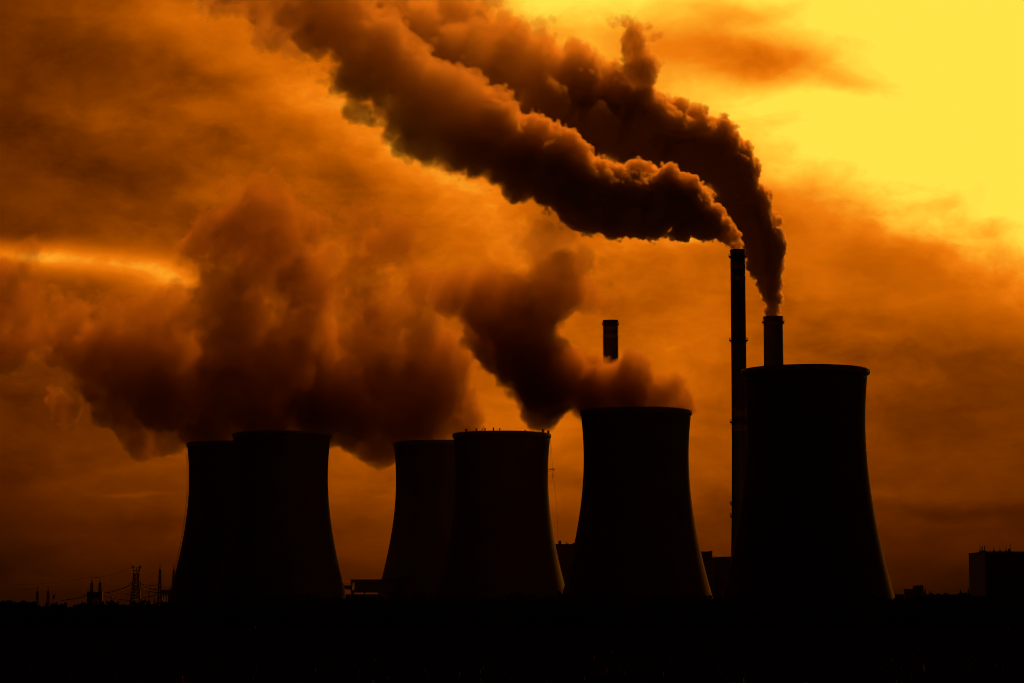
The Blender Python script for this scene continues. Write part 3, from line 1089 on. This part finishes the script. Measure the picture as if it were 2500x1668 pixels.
v_smoke = smoke_mat('chimney_smoke', (.97, .90, .74), .25, 1.0)
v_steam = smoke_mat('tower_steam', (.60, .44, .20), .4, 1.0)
c_smoke = mat('dense_smoke', (.90, .80, .62), 1.0, 0.0, .1, .1)

# tall chimney
o1 = at(1801, 611, YT)
path = [(1801, 614, 14), (1797, 598, 17), (1784, 578, 24), (1760, 558, 33), (1722, 534, 48), (1672, 512, 66), (1610, 498, 82), (1530, 484, 90), (1440, 464, 94),
        (1350, 434, 102), (1260, 392, 112), (1160, 325, 122), (1070, 258, 130), (980, 190, 130), (890, 110, 122), (790, 30, 115), (690, -50, 108)]
ex = [(1752, 516, 22), (1690, 450, 24), (1625, 420, 28), (1560, 405, 30), (1660, 568, 24), (1600, 562, 30), (1500, 550, 34), (1420, 530, 34), (770, 50, 95), (700, 20, 95), (640, 5, 90), (590, -10, 80), (545, -30, 76), (880, 200, 70), (1010, 340, 60), (1100, 375, 40), (960, 325, 45), (880, 255, 40)]
plume('smoke_plume', 'smoke_trail', 'dark smoke streaming up and left from the tallest chimney, its top edge catching light', 'smoke', o1, YT,
      puffs(path, YT, o1, seed=3, extra=ex), (1840, 1640, 1340, 960, 400), (.40, .6, .85, 1.05),
      dict(s_of=along(290), rho=(1.0, .095), s_rho=.62, width=(.8, 2.4), warp=[(.05, .6, 9.0, 2.0)], cells=[(18, .8, 17.0), (8, 2.4, 11.0), (4.0, 3.0, 5.5), (2.0, 1.5, 2.0)],
           skin=(-40.0, -7.0), erode=[(.042, .3, 44.0, 4.0), (.12, 2.2, 9.0, 4.0)], holes=None, vmat=v_smoke, cmat=c_smoke, margin=3.2, smin=1.5, pad=7.0))
# stout chimney
o2_ = at(1887, 772, YS)
path = [(1887, 776, 19), (1885, 754, 22), (1882, 725, 29), (1878, 690, 36), (1874, 650, 44), (1868, 605, 52), (1846, 545, 60), (1815, 480, 66), (1775, 425, 74),
        (1720, 375, 82), (1650, 335, 86), (1560, 300, 90), (1460, 262, 106), (1350, 215, 118), (1230, 165, 118), (1110, 105, 112), (990, 45, 105), (870, -20, 100), (760, -80, 95)]
ex = [(1806, 350, 26), (1815, 374, 24), (1836, 402, 24), (1690, 290, 40), (1655, 258, 34), (1600, 255, 36), (1560, 230, 38), (1560, 195, 40), (1572, 145, 46), (1558, 105, 48), (1552, 78, 40),
      (1345, 55, 26), (1362, 84, 24), (1320, 45, 14), (1330, 110, 44), (1160, 40, 56), (1110, 20, 70), (1240, 110, 60), (1430, 330, 62, -25), (1330, 300, 84, -32), (1210, 250, 96, -36), (1090, 180, 100, -38), (980, 110, 100, -38), (880, 50, 96, -38), (1270, 170, 100), (1000, 30, 80), (1490, 190, 60), (1420, 150, 60), (1830, 420, 36), (1868, 480, 24), (1890, 540, 24)]
plume('smoke_plume', 'smoke_trail', 'black smoke column rising from the stout chimney and spreading across the top of the sky', 'smoke', o2_, YS,
      puffs(path, YS, o2_, seed=8, extra=ex, drift=(1750, 1250, -70)), (1990, 1760, 1480, 1140, 500), (.46, .7, .95, 1.15),
      dict(s_of=along(350), rho=(1.0, .088), s_rho=.66, width=(.8, 2.6), warp=[(.04, .6, 10.0, 2.0)], cells=[(20, 1.0, 19.0), (9, 2.6, 12.0), (4.2, 3.2, 6.0), (2.1, 1.6, 2.0)],
           skin=(-40.0, -8.0), erode=[(.038, .3, 48.0, 4.0), (.115, 2.2, 9.5, 4.0)], holes=None, vmat=v_smoke, cmat=c_smoke, margin=3.2, smin=1.5, pad=8.0))


def steam(label, px, py, Y, path, ex, rho, seed, z1=130):
    o_ = at(px, py, Y)
    plume('steam_cloud', 'steam_trail', label, 'steam', o_, Y, puffs(path, Y, o_, seed=seed, jit=.35, extra=ex), (0, 1), (1.0,),
          dict(s_of=upward(z1), rho=rho, s_rho=.8, width=(1.6, 2.6), warp=[(.022, 3.0, 20.0, 2.0)], cells=[(30, 3.0, 24.0), (13, 4.5, 15.0), (6, 3.5, 6.5)],
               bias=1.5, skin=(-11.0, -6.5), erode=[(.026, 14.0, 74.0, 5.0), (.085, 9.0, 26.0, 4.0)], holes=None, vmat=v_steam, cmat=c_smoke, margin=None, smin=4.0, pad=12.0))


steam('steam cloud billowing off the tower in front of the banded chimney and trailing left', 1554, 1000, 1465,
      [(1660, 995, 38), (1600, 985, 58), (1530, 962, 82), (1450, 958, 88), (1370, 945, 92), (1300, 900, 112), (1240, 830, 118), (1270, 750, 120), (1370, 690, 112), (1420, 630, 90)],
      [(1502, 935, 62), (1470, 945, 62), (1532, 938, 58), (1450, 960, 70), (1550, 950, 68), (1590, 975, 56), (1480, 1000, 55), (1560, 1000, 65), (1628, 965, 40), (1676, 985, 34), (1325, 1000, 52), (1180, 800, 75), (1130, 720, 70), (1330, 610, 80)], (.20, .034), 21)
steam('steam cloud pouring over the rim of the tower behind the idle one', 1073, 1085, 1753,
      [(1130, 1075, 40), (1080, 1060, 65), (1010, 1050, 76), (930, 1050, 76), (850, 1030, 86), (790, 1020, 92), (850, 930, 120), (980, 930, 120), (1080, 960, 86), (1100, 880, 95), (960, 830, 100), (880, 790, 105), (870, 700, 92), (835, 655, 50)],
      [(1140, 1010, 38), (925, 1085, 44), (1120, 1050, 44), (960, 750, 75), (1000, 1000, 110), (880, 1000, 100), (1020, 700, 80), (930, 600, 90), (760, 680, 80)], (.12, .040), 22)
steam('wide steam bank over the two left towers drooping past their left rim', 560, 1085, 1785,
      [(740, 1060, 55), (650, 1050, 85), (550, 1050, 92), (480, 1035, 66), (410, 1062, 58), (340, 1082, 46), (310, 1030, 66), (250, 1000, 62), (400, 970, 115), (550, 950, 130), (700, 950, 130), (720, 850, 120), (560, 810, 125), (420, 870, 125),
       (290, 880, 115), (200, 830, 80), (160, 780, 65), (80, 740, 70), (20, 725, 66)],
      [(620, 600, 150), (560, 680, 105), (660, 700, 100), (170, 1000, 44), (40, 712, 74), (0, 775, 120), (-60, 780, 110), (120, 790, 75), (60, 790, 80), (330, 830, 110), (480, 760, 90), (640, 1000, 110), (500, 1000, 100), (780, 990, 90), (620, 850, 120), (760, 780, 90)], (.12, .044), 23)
